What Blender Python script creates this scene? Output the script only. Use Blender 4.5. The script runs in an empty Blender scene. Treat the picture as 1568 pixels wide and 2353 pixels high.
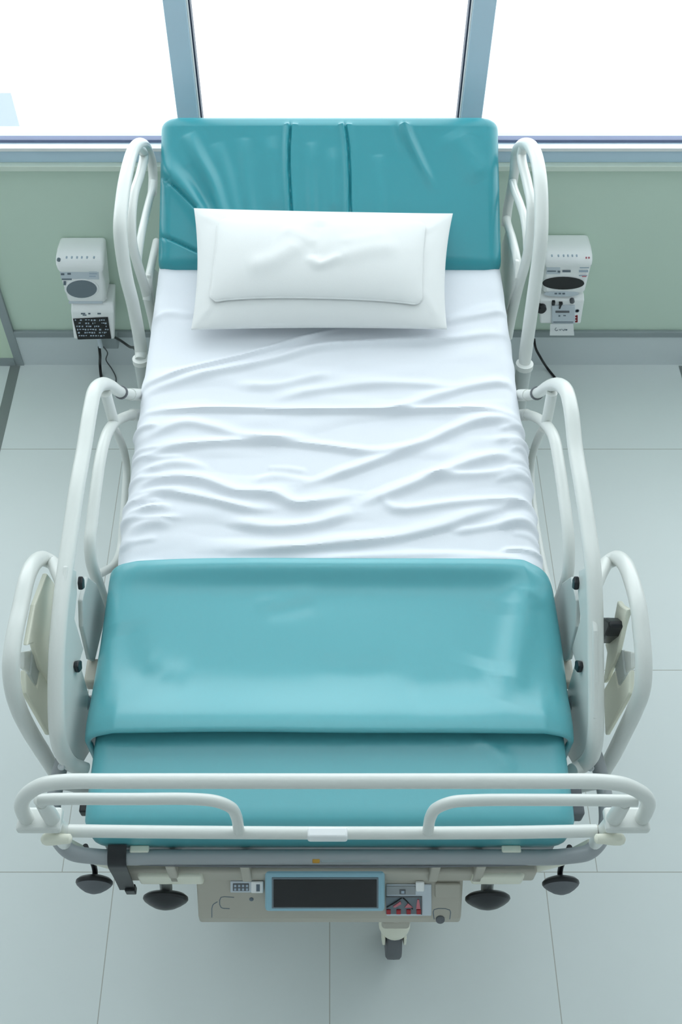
import bpy, math, random
import numpy as np
from mathutils import Vector, Matrix

random.seed(4)
rng = np.random.default_rng(7)
scene = bpy.context.scene
COL = scene.collection
V = lambda *a: np.array(a, dtype=float)

# ------------------------------------------------------------------ camera
CH = 2.75
TH = math.radians(53.7)
F = 2480.0
PU, PV = 758.0, 1176.5
cT, sT = math.cos(TH), math.sin(TH)
CAM = V(0, 0, CH)
fw, up_, rt = V(0, cT, -sT), V(0, sT, cT), V(1, 0, 0)

def ray(u, v):
    return fw + rt * ((u - PU) / F) - up_ * ((v - PV) / F)
def at_x(u, v, x):
    d = ray(u, v); return CAM + d * (x / d[0])
def at_y(u, v, y):
    d = ray(u, v); return CAM + d * (y / d[1])
def at_z(u, v, z):
    d = ray(u, v); return CAM + d * ((z - CH) / d[2])
def at_plane(u, v, p, n):
    d = ray(u, v); return CAM + d * (np.dot(p - CAM, n) / np.dot(d, n))

cam_d = bpy.data.cameras.new('camera')
cam = bpy.data.objects.new('camera', cam_d); COL.objects.link(cam)
cam.location = (0, 0, CH); cam.rotation_euler = (math.pi / 2 - TH, 0, 0)
cam_d.sensor_fit = 'VERTICAL'; cam_d.sensor_height = 24; cam_d.sensor_width = 24 * 1568 / 2353
cam_d.lens = F / 2353 * 24
cam_d.shift_x = 26 / 2353
cam_d.clip_start = 0.05
scene.camera = cam
scene.view_settings.view_transform = 'Standard'
scene.view_settings.look = 'None'
scene.view_settings.gamma = 1
scene.view_settings.exposure = 0.22
scene.view_settings.use_curve_mapping = False
scene.cycles.use_denoising = True
scene.cycles.max_bounces = 10
scene.cycles.diffuse_bounces = 6
scene.cycles.transparent_max_bounces = 16

# --------------------------------------------------------------- materials
def lin(c):
    return tuple(((x / 255) / 12.92 if x / 255 <= 0.04045 else ((x / 255 + .055) / 1.055) ** 2.4) for x in c)

def mat(name, rgb, rough=.5, var=.03, scale=6, bump=0.0, bscale=80, metal=0, spec=.5, sheen=0, coat=0, detail=3):
    m = bpy.data.materials.new(name); m.use_nodes = True
    nt = m.node_tree; b = nt.nodes['Principled BSDF']
    tc = nt.nodes.new('ShaderNodeTexCoord')
    nz = nt.nodes.new('ShaderNodeTexNoise'); nz.inputs['Scale'].default_value = scale; nz.inputs['Detail'].default_value = detail
    nt.links.new(tc.outputs['Object'], nz.inputs['Vector'])
    mx = nt.nodes.new('ShaderNodeMix'); mx.data_type = 'RGBA'
    c = np.array(lin(rgb))
    mx.inputs['A'].default_value = (*np.clip(c * (1 - var), 0, 1), 1)
    mx.inputs['B'].default_value = (*np.clip(c * (1 + var), 0, 1), 1)
    nt.links.new(nz.outputs['Fac'], mx.inputs['Factor'])
    nt.links.new(mx.outputs['Result'], b.inputs['Base Color'])
    b.inputs['Roughness'].default_value = rough
    b.inputs['Metallic'].default_value = metal
    b.inputs['Specular IOR Level'].default_value = spec
    if sheen:
        b.inputs['Sheen Weight'].default_value = sheen
    if coat:
        b.inputs['Coat Weight'].default_value = coat
    if bump:
        n2 = nt.nodes.new('ShaderNodeTexNoise'); n2.inputs['Scale'].default_value = bscale; n2.inputs['Detail'].default_value = 2
        nt.links.new(tc.outputs['Object'], n2.inputs['Vector'])
        bp = nt.nodes.new('ShaderNodeBump'); bp.inputs['Strength'].default_value = bump; bp.inputs['Distance'].default_value = .002
        nt.links.new(n2.outputs['Fac'], bp.inputs['Height'])
        nt.links.new(bp.outputs['Normal'], b.inputs['Normal'])
    return m

M = {}
M['teal'] = mat('teal_vinyl', (52, 147, 158), .30, .02, 3, .02, 300)
M['teal_cover'] = mat('teal_cover', (90, 172, 181), .29, .02, 3, .02, 300, spec=.8)
M['sheet'] = mat('white_cotton', (229, 232, 238), .85, .01, 5, .15, 900, sheen=.1, spec=.2)
M['pillow'] = mat('pillow_cotton', (230, 231, 230), .9, .01, 5, .12, 900, sheen=.1, spec=.2)
M['rail'] = mat('rail_plastic', (220, 223, 219), .28, .015, 8)
M['railgrey'] = mat('rail_grey_plastic', (185, 192, 190), .4, .02, 8)
M['cream'] = mat('cream_plastic', (236, 236, 220), .5, .03, 8)
M['beige'] = mat('beige_metal', (186, 182, 170), .5, .03, 8)
M['frame'] = mat('grey_metal', (158, 163, 166), .38, .03, 8)
M['black'] = mat('black_rubber', (22, 25, 30), .35, .05, 8)
M['dkgrey'] = mat('dark_grey_rubber', (104, 107, 112), .6, .06, 30)
M['screen'] = mat('dark_screen', (12, 14, 17), .25, .03, 20)
M['bezel'] = mat('light_blue_bezel', (150, 195, 212), .35, .02, 10)
M['device'] = mat('device_white', (251, 252, 252), .35, .015, 10)
M['devgrey'] = mat('device_grey', (205, 214, 222), .4, .03, 10)
M['oval'] = mat('oval_grey', (112, 125, 134), .25, .03, 10)
M['red'] = mat('red_plastic', (165, 40, 48), .4, .05, 20)
M['pink'] = mat('pink_print', (205, 120, 130), .5, .05, 20)
M['yellow'] = mat('yellow_sticker', (190, 140, 45), .6, .03, 20)
M['print'] = mat('grey_print', (105, 118, 130), .6, .03, 20)
M['lprint'] = mat('pale_print', (175, 190, 205), .6, .03, 20)
M['paper'] = mat('white_paper', (240, 242, 243), .8, .01, 20)
M['green'] = mat('green_wall_paint', (202, 221, 205), .55, .015, 1.2, .05, 200)
M['greenl'] = mat('light_green_panel', (208, 226, 204), .5, .015, 1.2, .05, 200)
M['white'] = mat('white_paint', (232, 234, 234), .7, .01, 2)
M['base'] = mat('baseboard_paint', (210, 218, 220), .5, .015, 2)
M['trim'] = mat('grey_trim', (150, 160, 162), .45, .02, 4)
M['sill'] = mat('pale_green_sill', (214, 226, 212), .35, .01, 4)
M['alu'] = mat('window_aluminium', (190, 213, 228), .4, .015, 4)
M['gasket'] = mat('gasket_rubber', (34, 48, 70), .5, .05, 20)
M['gasketl'] = mat('gasket_blue_grey', (110, 120, 150), .5, .05, 20)
M['strip'] = mat('floor_strip_grey', (128, 136, 134), .5, .03, 6)
M['facade'] = mat('facade_white', (236, 238, 240), .8, .01, 1)
M['facwin'] = mat('facade_window', (150, 160, 168), .4, .02, 2)
M['ground'] = mat('pale_concrete', (232, 233, 234), .9, .02, .5)
M['cable'] = mat('black_cable', (16, 17, 19), .5, .05, 20)
M['greycable'] = mat('grey_cable', (88, 92, 94), .5, .05, 20)
M['chrome'] = mat('steel_bolt', (200, 205, 207), .3, .03, 20)

def floor_material():
    m = bpy.data.materials.new('floor_tiles'); m.use_nodes = True
    nt = m.node_tree; b = nt.nodes['Principled BSDF']
    tc = nt.nodes.new('ShaderNodeTexCoord')
    sp = nt.nodes.new('ShaderNodeSeparateXYZ'); nt.links.new(tc.outputs['Object'], sp.inputs[0])
    def mth(op, a, c=None):
        n = nt.nodes.new('ShaderNodeMath'); n.operation = op
        for i, q in enumerate((a, c)):
            if q is None: continue
            if isinstance(q, (int, float)): n.inputs[i].default_value = q
            else: nt.links.new(q, n.inputs[i])
        return n.outputs[0]
    lines = None
    def add(o, val, w):
        nonlocal lines
        d = mth('LESS_THAN', mth('ABSOLUTE', mth('SUBTRACT', o, val)), w)
        lines = d if lines is None else mth('MAXIMUM', lines, d)
    def addc(o, val, w, *conds):
        nonlocal lines
        d = mth('LESS_THAN', mth('ABSOLUTE', mth('SUBTRACT', o, val)), w)
        for c in conds: d = mth('MULTIPLY', d, c)
        lines = d if lines is None else mth('MAXIMUM', lines, d)
    X_, Y_ = sp.outputs['X'], sp.outputs['Y']
    ya, yb, yc = [at_z(800, v, 0)[1] - .085 for v in (2004, 1540, 1032)]
    for xv in (-1.635, -1.09, -.545, 0, .545, 1.09, 1.635):
        addc(X_, xv, .0012, mth('LESS_THAN', Y_, ya))
    for xv in (-2.04, -.68, .68, 2.04):
        addc(X_, xv, .0011, mth('GREATER_THAN', Y_, ya), mth('LESS_THAN', Y_, yc))
    addc(Y_, ya, .0012); addc(Y_, yc, .0012)
    addc(Y_, yb, .0012, mth('GREATER_THAN', X_, .68))
    addc(Y_, ya - .545, .0012); addc(Y_, ya - 1.09, .0012)
    nz = nt.nodes.new('ShaderNodeTexNoise'); nz.inputs['Scale'].default_value = 1.3; nz.inputs['Detail'].default_value = 4
    nt.links.new(tc.outputs['Object'], nz.inputs['Vector'])
    m1 = nt.nodes.new('ShaderNodeMix'); m1.data_type = 'RGBA'
    m1.inputs['A'].default_value = (*lin((216, 224, 223)), 1); m1.inputs['B'].default_value = (*lin((224, 231, 230)), 1)
    nt.links.new(nz.outputs['Fac'], m1.inputs['Factor'])
    m2 = nt.nodes.new('ShaderNodeMix'); m2.data_type = 'RGBA'
    nt.links.new(m1.outputs['Result'], m2.inputs['A']); m2.inputs['B'].default_value = (*lin((160, 160, 150)), 1)
    nt.links.new(mth('MULTIPLY', lines, .8), m2.inputs['Factor'])
    nt.links.new(m2.outputs['Result'], b.inputs['Base Color'])
    b.inputs['Roughness'].default_value = .33
    b.inputs['Specular IOR Level'].default_value = .4
    return m
M['floor'] = floor_material()

def glass_material():
    m = bpy.data.materials.new('window_glass'); m.use_nodes = True
    nt = m.node_tree; nt.nodes.clear()
    o = nt.nodes.new('ShaderNodeOutputMaterial'); t = nt.nodes.new('ShaderNodeBsdfTransparent')
    t.inputs[0].default_value = (.97, .985, .99, 1)
    g = nt.nodes.new('ShaderNodeBsdfGlossy'); g.inputs['Roughness'].default_value = .02
    fr = nt.nodes.new('ShaderNodeFresnel'); fr.inputs['IOR'].default_value = 1.45
    mx = nt.nodes.new('ShaderNodeMixShader')
    ge = nt.nodes.new('ShaderNodeNewGeometry'); mu = nt.nodes.new('ShaderNodeMath'); mu.operation = 'MULTIPLY_ADD'
    mu.inputs[1].default_value = -1; mu.inputs[2].default_value = 1; nt.links.new(ge.outputs['Backfacing'], mu.inputs[0])
    mm = nt.nodes.new('ShaderNodeMath'); mm.operation = 'MULTIPLY'; nt.links.new(fr.outputs[0], mm.inputs[0]); nt.links.new(mu.outputs[0], mm.inputs[1])
    nt.links.new(mm.outputs[0], mx.inputs[0]); nt.links.new(t.outputs[0], mx.inputs[1]); nt.links.new(g.outputs[0], mx.inputs[2])
    nt.links.new(mx.outputs[0], o.inputs[0])
    return m
M['glass'] = glass_material()

# ----------------------------------------------------------- mesh helpers
WORLD = {}          # world origin of every object (no rotations are used)

class MB:
    def __init__(s): s.v = []; s.f = []
    def add(s, verts, faces):
        o = len(s.v); s.v += [tuple(map(float, p)) for p in verts]
        s.f += [tuple(i + o for i in f) for f in faces]; return s
    def box(s, lo, hi):
        x0, y0, z0 = lo; x1, y1, z1 = hi
        return s.add([(x0,y0,z0),(x1,y0,z0),(x1,y1,z0),(x0,y1,z0),(x0,y0,z1),(x1,y0,z1),(x1,y1,z1),(x0,y1,z1)],
                     [(0,3,2,1),(4,5,6,7),(0,1,5,4),(1,2,6,5),(2,3,7,6),(3,0,4,7)])
    def tube(s, pts, r, n=14, caps=True, sub=6, flat=1.0):
        P = spline(pts, sub) if sub > 1 else np.array(pts, float)
        k = len(P)
        R = np.full(k, r) if np.isscalar(r) else np.interp(np.linspace(0, 1, k), np.linspace(0, 1, len(r)), r)
        T = np.gradient(P, axis=0); T /= np.linalg.norm(T, axis=1)[:, None] + 1e-12
        a = np.array([0, 0, 1.0]) if abs(T[0][2]) < .9 else np.array([1.0, 0, 0])
        nn = a - T[0] * a.dot(T[0]); nn /= np.linalg.norm(nn)
        vs = []
        for i in range(k):
            nn = nn - T[i] * nn.dot(T[i]); nn /= np.linalg.norm(nn)
            bb = np.cross(T[i], nn)
            for j in range(n):
                t = 2 * math.pi * j / n
                vs.append(P[i] + R[i] * (math.cos(t) * nn + math.sin(t) * bb))
        fs = [(i*n+j, i*n+(j+1) % n, (i+1)*n+(j+1) % n, (i+1)*n+j) for i in range(k-1) for j in range(n)]
        if caps:
            fs += [tuple(range(n))[::-1], tuple((k-1)*n + j for j in range(n))]
        return s.add(vs, fs)
    def slab(s, pts, n, t0, t1):
        """polygon pts (on a plane with unit normal n), thickened from t0 to t1 along n"""
        pts = [np.array(p, float) for p in pts]; k = len(pts); n = np.array(n, float)
        ar = sum(np.cross(pts[i]-pts[0], pts[(i+1) % k]-pts[0]) for i in range(k))
        if ar.dot(n) < 0: pts = pts[::-1]
        vs = [p + n*t0 for p in pts] + [p + n*t1 for p in pts]
        fs = [tuple(range(k))[::-1], tuple(range(k, 2*k))] + [(i, (i+1) % k, k+(i+1) % k, k+i) for i in range(k)]
        return s.add(vs, fs)
    def lathe(s, o, axis, prof, n=28):
        o = np.array(o, float); a = np.array(axis, float); a /= np.linalg.norm(a)
        e = np.array([1.0, 0, 0]) if abs(a[0]) < .8 else np.array([0, 1.0, 0])
        e = e - a * e.dot(a); e /= np.linalg.norm(e); g = np.cross(a, e)
        vs = []
        for h, r in prof:
            for j in range(n):
                t = 2*math.pi*j/n
                vs.append(o + a*h + r*(math.cos(t)*e + math.sin(t)*g))
        k = len(prof)
        fs = [(i*n+j, i*n+(j+1) % n, (i+1)*n+(j+1) % n, (i+1)*n+j) for i in range(k-1) for j in range(n)]
        fs += [tuple(range(n))[::-1], tuple((k-1)*n+j for j in range(n))]
        return s.add(vs, fs)
    def build(s, name, m, parent=None, smooth=True, bevel=0, seg=3, solid=0):
        v = np.array(s.v); c = (v.min(0) + v.max(0)) / 2
        me = bpy.data.meshes.new(name)
        me.from_pydata([tuple(p) for p in (v - c)], [], s.f); me.update()
        me.materials.append(M[m])
        o = bpy.data.objects.new(name, me); COL.objects.link(o)
        WORLD[o] = c
        if parent is not None:
            o.parent = parent; o.location = c - WORLD[parent]
        else:
            o.location = c
        import bmesh
        bm = bmesh.new(); bm.from_mesh(me); bmesh.ops.recalc_face_normals(bm, faces=bm.faces); bm.to_mesh(me); bm.free()
        if solid:
            md = o.modifiers.new('solid', 'SOLIDIFY'); md.thickness = solid; md.offset = -1
        if bevel:
            md = o.modifiers.new('bevel', 'BEVEL'); md.width = bevel; md.segments = seg; md.limit_method = 'ANGLE'; md.angle_limit = math.radians(35)
        if smooth:
            me.polygons.foreach_set('use_smooth', [True]*len(me.polygons))
            try: me.set_sharp_from_angle(angle=math.radians(38))
            except Exception: pass
        return o

def spline(pts, sub=6):
    P = np.array(pts, float)
    if len(P) < 3:
        return np.array([P[0] + (P[1]-P[0])*t for t in np.linspace(0, 1, max(2, sub))])
    E = np.vstack([2*P[0]-P[1], P, 2*P[-1]-P[-2]])
    out = []
    for i in range(1, len(E)-2):
        p0, p1, p2, p3 = E[i-1], E[i], E[i+1], E[i+2]
        # centripetal parametrisation keeps the bends round
        d = lambda a, b: max(np.linalg.norm(b-a), 1e-6)**.5
        t0 = 0; t1 = t0+d(p0, p1); t2 = t1+d(p1, p2); t3 = t2+d(p2, p3)
        for q in range(sub):
            t = t1 + (t2-t1)*q/sub
            A1 = (t1-t)/(t1-t0)*p0+(t-t0)/(t1-t0)*p1; A2 = (t2-t)/(t2-t1)*p1+(t-t1)/(t2-t1)*p2; A3 = (t3-t)/(t3-t2)*p2+(t-t2)/(t3-t2)*p3
            B1 = (t2-t)/(t2-t0)*A1+(t-t0)/(t2-t0)*A2; B2 = (t3-t)/(t3-t1)*A2+(t-t1)/(t3-t1)*A3
            out.append((t2-t)/(t2-t1)*B1+(t-t1)/(t2-t1)*B2)
    out.append(P[-1])
    return np.array(out)

def empty(name, loc, label, cat, group=None):
    o = bpy.data.objects.new(name, None); COL.objects.link(o)
    o.location = loc; o.empty_display_size = .1
    WORLD[o] = np.array(loc, float)
    return tag(o, label, cat, group)
def tag(o, label, cat, group=None):
    o['label'] = label; o['category'] = cat
    if group: o['group'] = group
    return o
def structure(o):
    o['kind'] = 'structure'; return o
def lab(o, s):
    o['label'] = s; return o

# ------------------------------------------------------------ the setting
YW = 2.67      # room face of the window wall
X0, X1, YF, ZC = -2.4, 2.4, -2.6, 3.2
structure(MB().box((X0-.1, YF-.1, -.1), (X1+.1, YW+.2, 0)).build('floor', 'floor', smooth=False))
structure(MB().box((X0-.1, YF-.1, ZC), (X1+.1, YW+.2, ZC+.1)).build('ceiling', 'white', smooth=False))
structure(MB().box((X0-.1, YF, 0), (X0, YW+.2, ZC)).build('wall_left', 'white', smooth=False))
structure(MB().box((X1, YF, 0), (X1+.1, YW+.2, ZC)).build('wall_right', 'white', smooth=False))
structure(MB().box((X0-.1, YF-.1, 0), (X1+.1, YF, ZC)).build('wall_front', 'white', smooth=False))
structure(MB().box((X0, YW, 0), (X1, YW+.2, .812)).build('wall_back', 'green', smooth=False))
structure(MB().box((-1.075, YW-.008, 0), (X1, YW, .137)).build('baseboard_back', 'base', smooth=False))
structure(MB().box((-1.075, YW-.014, .137), (X1, YW, .162)).build('trim_1', 'trim', smooth=False, bevel=.003))
structure(MB().box((-1.102, YW-.012, 0), (-1.074, YW, .812)).build('trim_2', 'trim', smooth=False))
structure(MB().box((X0, YW-.010, .036), (-1.102, YW, .812)).build('trim_3', 'greenl', smooth=False))
structure(MB().box((X0, YW-.014, 0), (-1.102, YW, .036)).build('trim_4', 'trim', smooth=False))
structure(MB().box((X0, YW-.022, .812), (X1, YW+.05, .830)).build('trim_5', 'sill', smooth=False, bevel=.002))
structure(MB().box((-1.122, YF, 0), (-1.087, YW-.014, .0012)).build('trim_6', 'strip', smooth=False))
structure(MB().box((1.226, 2.2, 0), (1.262, YW-.014, .0012)).build('trim_7', 'strip', smooth=False))

# window: bottom frame, mullions, panes, gaskets
ZT = 3.12
xs = [X0, -.3955, .3955, X1]
for k in range(3):
    xa, xb = xs[k], xs[k+1]
    fr = MB()
    fr.box((xa, YW-.004, .830), (xb, YW+.07, .880))
    fr.box((xa, YW+.0, ZT-.05), (xb, YW+.07, ZT))
    w = structure(fr.build('window_%d' % (k+1), 'alu', smooth=False, bevel=.002))
    MB().box((xa, YW-.010, .871), (xb, YW+.012, .8815)).build('pale_edge', 'white', w, smooth=False, bevel=.001)  # white strip paints in the light caught by the frame's top face
    ga = xa + (.0295 if k else 0); gb = xb - (.0295 if k < 2 else 0)
    g = MB().box((ga, YW+.02, .880), (gb, YW+.04, .889)); g.build('gasket', 'gasketl', w, smooth=False)
    MB().box((ga, YW+.028, .887), (gb, YW+.034, ZT-.05)).build('pane', 'glass', w, smooth=False)
for k, xc in enumerate((-.3955, .3955)):
    s = -1 if k == 0 else 1
    m = structure(MB().box((xc-.0295, YW-.004, .880), (xc+.0295, YW+.07, ZT-.05)).build('trim_%d' % (8+k), 'alu', smooth=False, bevel=.003))
    xe = xc - s*.0295
    MB().box((min(xe, xe-s*.004), YW+.0, .880), (max(xe, xe-s*.004), YW+.05, ZT-.05)).build('pale_edge', 'white', m, smooth=False)
    xe2 = xe - s*.004
    MB().box((min(xe2, xe2-s*.0045), YW+.01, .889), (max(xe2, xe2-s*.0045), YW+.045, ZT-.05)).build('gasket', 'gasket', m, smooth=False)
structure(MB().box((X0, YW, ZT), (X1, YW+.2, ZC)).build('trim_10', 'white', smooth=False))

# outside: ground far below, pale building to the left
structure(MB().box((-40, YW+.4, -6.2), (40, 60, -6)).build('ground', 'ground', smooth=False))
BY = 12.0
ca = at_y(196, 0, BY); cb = at_y(150, 322, BY)
bl = empty('building', (ca[0]-3, BY+2, -6), 'overexposed white building outside the left window pane', 'building')
MB().box((ca[0]-7, BY, -6), ((ca[0]+cb[0])/2, BY+4, 2.0)).build('facade', 'facade', bl, smooth=False)
p0 = at_y(33, 207, BY); p1 = at_y(8, 322, BY)
wx = (p0[0]+p1[0])/2 + .12
wf = MB().box((wx-1.6, BY-.06, p1[2]-.5), (wx+.06, BY, p0[2]+.06)).build('window_surround', 'facade', bl, smooth=False)
MB().box((wx-1.55, BY-.075, p1[2]-.45), (wx-.0, BY-.06, p0[2])).build('pane', 'facwin', wf, smooth=False)

# ------------------------------------------------------- cloth displacement
def seg_field(P, poly, A, w, asym=0.0, taper=True):
    """ridge of height A and half width w along a polyline; P is (...,2)"""
    poly = spline(np.c_[np.array(poly, float), np.zeros(len(poly))], 4)[:, :2] if len(poly) > 2 else np.array(poly, float)
    L = np.r_[0, np.cumsum(np.linalg.norm(np.diff(poly, axis=0), axis=1))]
    best = np.full(P.shape[:-1], 1e9); tt = np.zeros(P.shape[:-1]); side = np.zeros(P.shape[:-1])
    for i in range(len(poly)-1):
        a, b = poly[i], poly[i+1]; d = b-a; l2 = d.dot(d)+1e-12
        t = np.clip(((P-a) @ d)/l2, 0, 1)
        q = P - (a + t[..., None]*d)
        dist = np.hypot(q[..., 0], q[..., 1])
        m = dist < best
        best = np.where(m, dist, best)
        tt = np.where(m, (L[i]+t*(L[i+1]-L[i]))/L[-1], tt)
        side = np.where(m, np.sign(q[..., 1]), side)
    ww = w*(1 + asym*side)
    h = A*np.exp(-(best/ww)**2)
    if taper == 'grow':
        h = h*np.clip(tt, 0, 1)**.55
    elif taper == 'fade':
        h = h*np.clip(1-tt, 0, 1)**.8*np.clip(tt*8+.3, 0, 1)
    elif taper:
        h = h*np.clip(np.minimum(tt, 1-tt)*5 + .12, 0, 1)
    return h

def zmap(pts, ox, oy, k, fn):
    return [fn(ox + x*k, oy + y*k) for x, y in pts]

def noise2(x, y, sx, sy, n=26, seed=0):
    r = np.random.default_rng(seed); out = np.zeros_like(x)
    for _ in range(n):
        a = r.normal(0, 1)/sx; b = r.normal(0, 1)/sy
        out += np.sin(a*x + b*y + r.uniform(0, 6.28))
    return out/math.sqrt(n/2)

def grid_mesh(G, closed=False):
    ny, nx, _ = G.shape
    fs = []
    for i in range(ny-1):
        for j in range(nx-1):
            fs.append((i*nx+j, i*nx+j+1, (i+1)*nx+j+1, (i+1)*nx+j))
    mb = MB(); mb.add(G.reshape(-1, 3), fs); return mb

def wrap(s, hw, r, drop):
    """flat coordinate s across the bed -> (x, dz, nx, nz) over a rounded edge"""
    a = np.abs(s); sg = np.sign(s)
    flat = hw - r; arc = r*math.pi/2
    x = np.where(a < flat, a, np.where(a < flat+arc, flat + r*np.sin(np.clip((a-flat)/r, 0, math.pi/2)), hw))
    dz = np.where(a < flat, 0, np.where(a < flat+arc, -r*(1-np.cos(np.clip((a-flat)/r, 0, math.pi/2))), -r-(a-flat-arc)))
    ang = np.clip((a-flat)/r, 0, math.pi/2)
    return sg*x, dz, sg*np.sin(ang), np.cos(ang)

# pad with rounded ends: mattress sections
def pad(path, hw, th, r, disp=None, nx=90, endr=None):
    """path: (k,2) array of (y,z) of the top face from foot to head"""
    P = np.array(path, float); k = len(P)
    T = np.gradient(P, axis=0); T /= np.linalg.norm(T, axis=1)[:, None]
    N = np.c_[-T[:, 1], T[:, 0]]
    S = np.r_[0, np.cumsum(np.linalg.norm(np.diff(P, axis=0), axis=1))]; L = S[-1]
    def ring(cen, n, hw_, th_, ins, sval, dn):
        pts = []
        r_ = r
        na = 6
        top = np.linspace(-(hw_-r_), hw_-r_, nx)
        prof = [(x, 0.0) for x in top]
        prof += [(hw_-r_+r_*math.sin(a), -r_*(1-math.cos(a))) for a in np.linspace(0, math.pi/2, na)[1:]]
        prof += [(hw_, -r_-(th_-2*r_)*q) for q in (.25, .5, .75)]
        prof += [(hw_-r_+r_*math.cos(a), -(th_-r_)-r_*math.sin(a)) for a in np.linspace(0, math.pi/2, na)]
        prof += [(x, -th_) for x in np.linspace(hw_-r_, -(hw_-r_), 5)[1:-1]]
        prof += [(-(hw_-r_+r_*math.sin(a)), -(th_-r_)-r_*math.cos(a)) for a in np.linspace(0, math.pi/2, na)]
        prof += [(-hw_, -(th_-r_)+(th_-2*r_)*q) for q in (.25, .5, .75)]
        prof += [(-(hw_-r_+r_*math.cos(a)), -r_*(1-math.sin(a))) for a in np.linspace(0, math.pi/2, na)[:-1]]
        A = np.array(prof)
        d = np.zeros(len(A))
        if disp is not None:
            d = disp(A[:, 0], np.full(len(A), sval)) * np.clip(1 + A[:, 1]/.03, 0, 1)
        out = np.zeros((len(A), 3))
        out[:, 0] = A[:, 0]
        out[:, 1] = cen[0] + n[0]*(A[:, 1]+d-ins)
        out[:, 2] = cen[1] + n[1]*(A[:, 1]+d-ins)
        return out
    er = endr or r
    rings = []
    for a in np.linspace(0, math.pi/2, 7)[:-1]:
        i = er*(1-math.sin(a)); o = er*math.cos(a)
        rings.append(ring(P[0] + T[0]*(er-o), N[0], hw-i, th-2*i, i, 0, 0))
    for j in range(k):
        if er < S[j] < L-er:
            rings.append(ring(P[j], N[j], hw, th, 0, S[j], 0))
    for a in np.linspace(math.pi/2, 0, 7)[1:]:
        i = er*(1-math.sin(a)); o = er*math.cos(a)
        rings.append(ring(P[-1] - T[-1]*(er-o), N[-1], hw-i, th-2*i, i, L, 0))
    n = len(rings[0]); mb = MB(); vs = np.vstack(rings)
    fs = [(i*n+j, i*n+(j+1) % n, (i+1)*n+(j+1) % n, (i+1)*n+j) for i in range(len(rings)-1) for j in range(n)]
    fs += [tuple(range(n))[::-1], tuple((len(rings)-1)*n+j for j in range(n))]
    mb.add(vs, fs); return mb

ZM = .85           # mattress top
Y0M, Y1M = .69, 2.24
# ------------------------------------------------------------------ mattress
mt = empty('mattress', (0, 1.5, .73), 'teal vinyl mattress with raised head section lying on the bed frame', 'mattress')
flat_path = [(y, ZM) for y in np.linspace(Y0M, Y1M, 110)]
def foot_disp(x, s):
    P = np.stack([x, s + Y0M], -1)
    poly = [at_z(190+q[0]*.7398, 1300+q[1]*.7398, ZM)[:2] for q in ((1210, 530), (1270, 570), (1340, 640))]
    return seg_field(P, poly, .006, .012)
pad(flat_path, .449, .125, .028, foot_disp, nx=100, endr=.03).build('main_section', 'teal_cover', mt)

# head section: inclined, its front lower edge resting over the flat section
HB, HT = V(2.165, .862), V(2.55, 1.068)
hd = (HT-HB)/np.linalg.norm(HT-HB); HL = np.linalg.norm(HT-HB)
hn3 = V(0, -hd[1], hd[0])
def head_pt(u, v):
    p = at_plane(u, v, V(0, *HB), hn3)
    return V(p[0], (p[1:]-HB).dot(hd))
hl = []
def H(pts, A, w, asym=0.0, taper=True):
    hl.append(([head_pt(330+x*.5421, 260+y*.5421) for x, y in pts], A, w, asym, taper))
for off, A, w in ((0, -.010, .0034), (-11, .008, .009), (14, .004, .012)):
    H([(625+off, 20), (617+off, 200), (628+off, 430)], A, w, 0, False)
    H([(850+off, 20), (868+off, 150), (877+off, 430)], A, w, 0, False)
H([(1092, 5), (1115, 90), (1165, 200), (1240, 340)], .018, .012, 0, 'fade')
H([(1068, 5), (1090, 110), (1140, 230)], -.007, .016, 0, 'fade')
H([(190, 90), (225, 170), (295, 300), (340, 440)], .022, .018, 0, 'grow')
H([(185, 220), (240, 330), (290, 440)], -.008, .018, 0, 'grow')
H([(40, 150), (80, 215), (160, 300), (265, 440)], .022, .024, 0, 'grow')
H([(310, 130), (360, 290), (395, 440)], .013, .018, 0, 'grow')
H([(425, 110), (438, 290), (458, 450)], .012, .018, 0, 'grow')
H([(540, 100), (560, 440)], .005, .020)
H([(710, 130), (717, 450)], .011, .015, 0, 'grow')
H([(800, 150), (810, 440)], .005, .016)
H([(1000, 180), (1008, 450)], .009, .018, 0, 'grow')
H([(1300, 80), (1430, 290)], .005, .035)
H([(50, 240), (130, 310), (225, 410)], -.010, .0045, 0, False)
H([(45, 505), (130, 540), (225, 585)], -.008, .004, 0, False)
def head_disp(x, s):
    P = np.stack([x, s], -1); d = np.zeros(len(x))
    for poly, A, w, asym, tp in hl: d += seg_field(P, poly, A, w, asym, tp)
    # soft crown
    d += .006*np.clip(1-(x/.45)**2, 0, 1)
    return d*np.clip(s/.03, 0, 1)*np.clip((HL-s)/.03, 0, 1)
pad([HB + hd*t for t in np.linspace(0, HL, 110)], .451, .105, .034, head_disp, nx=340, endr=.034).build('head_section', 'teal', mt)

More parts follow.
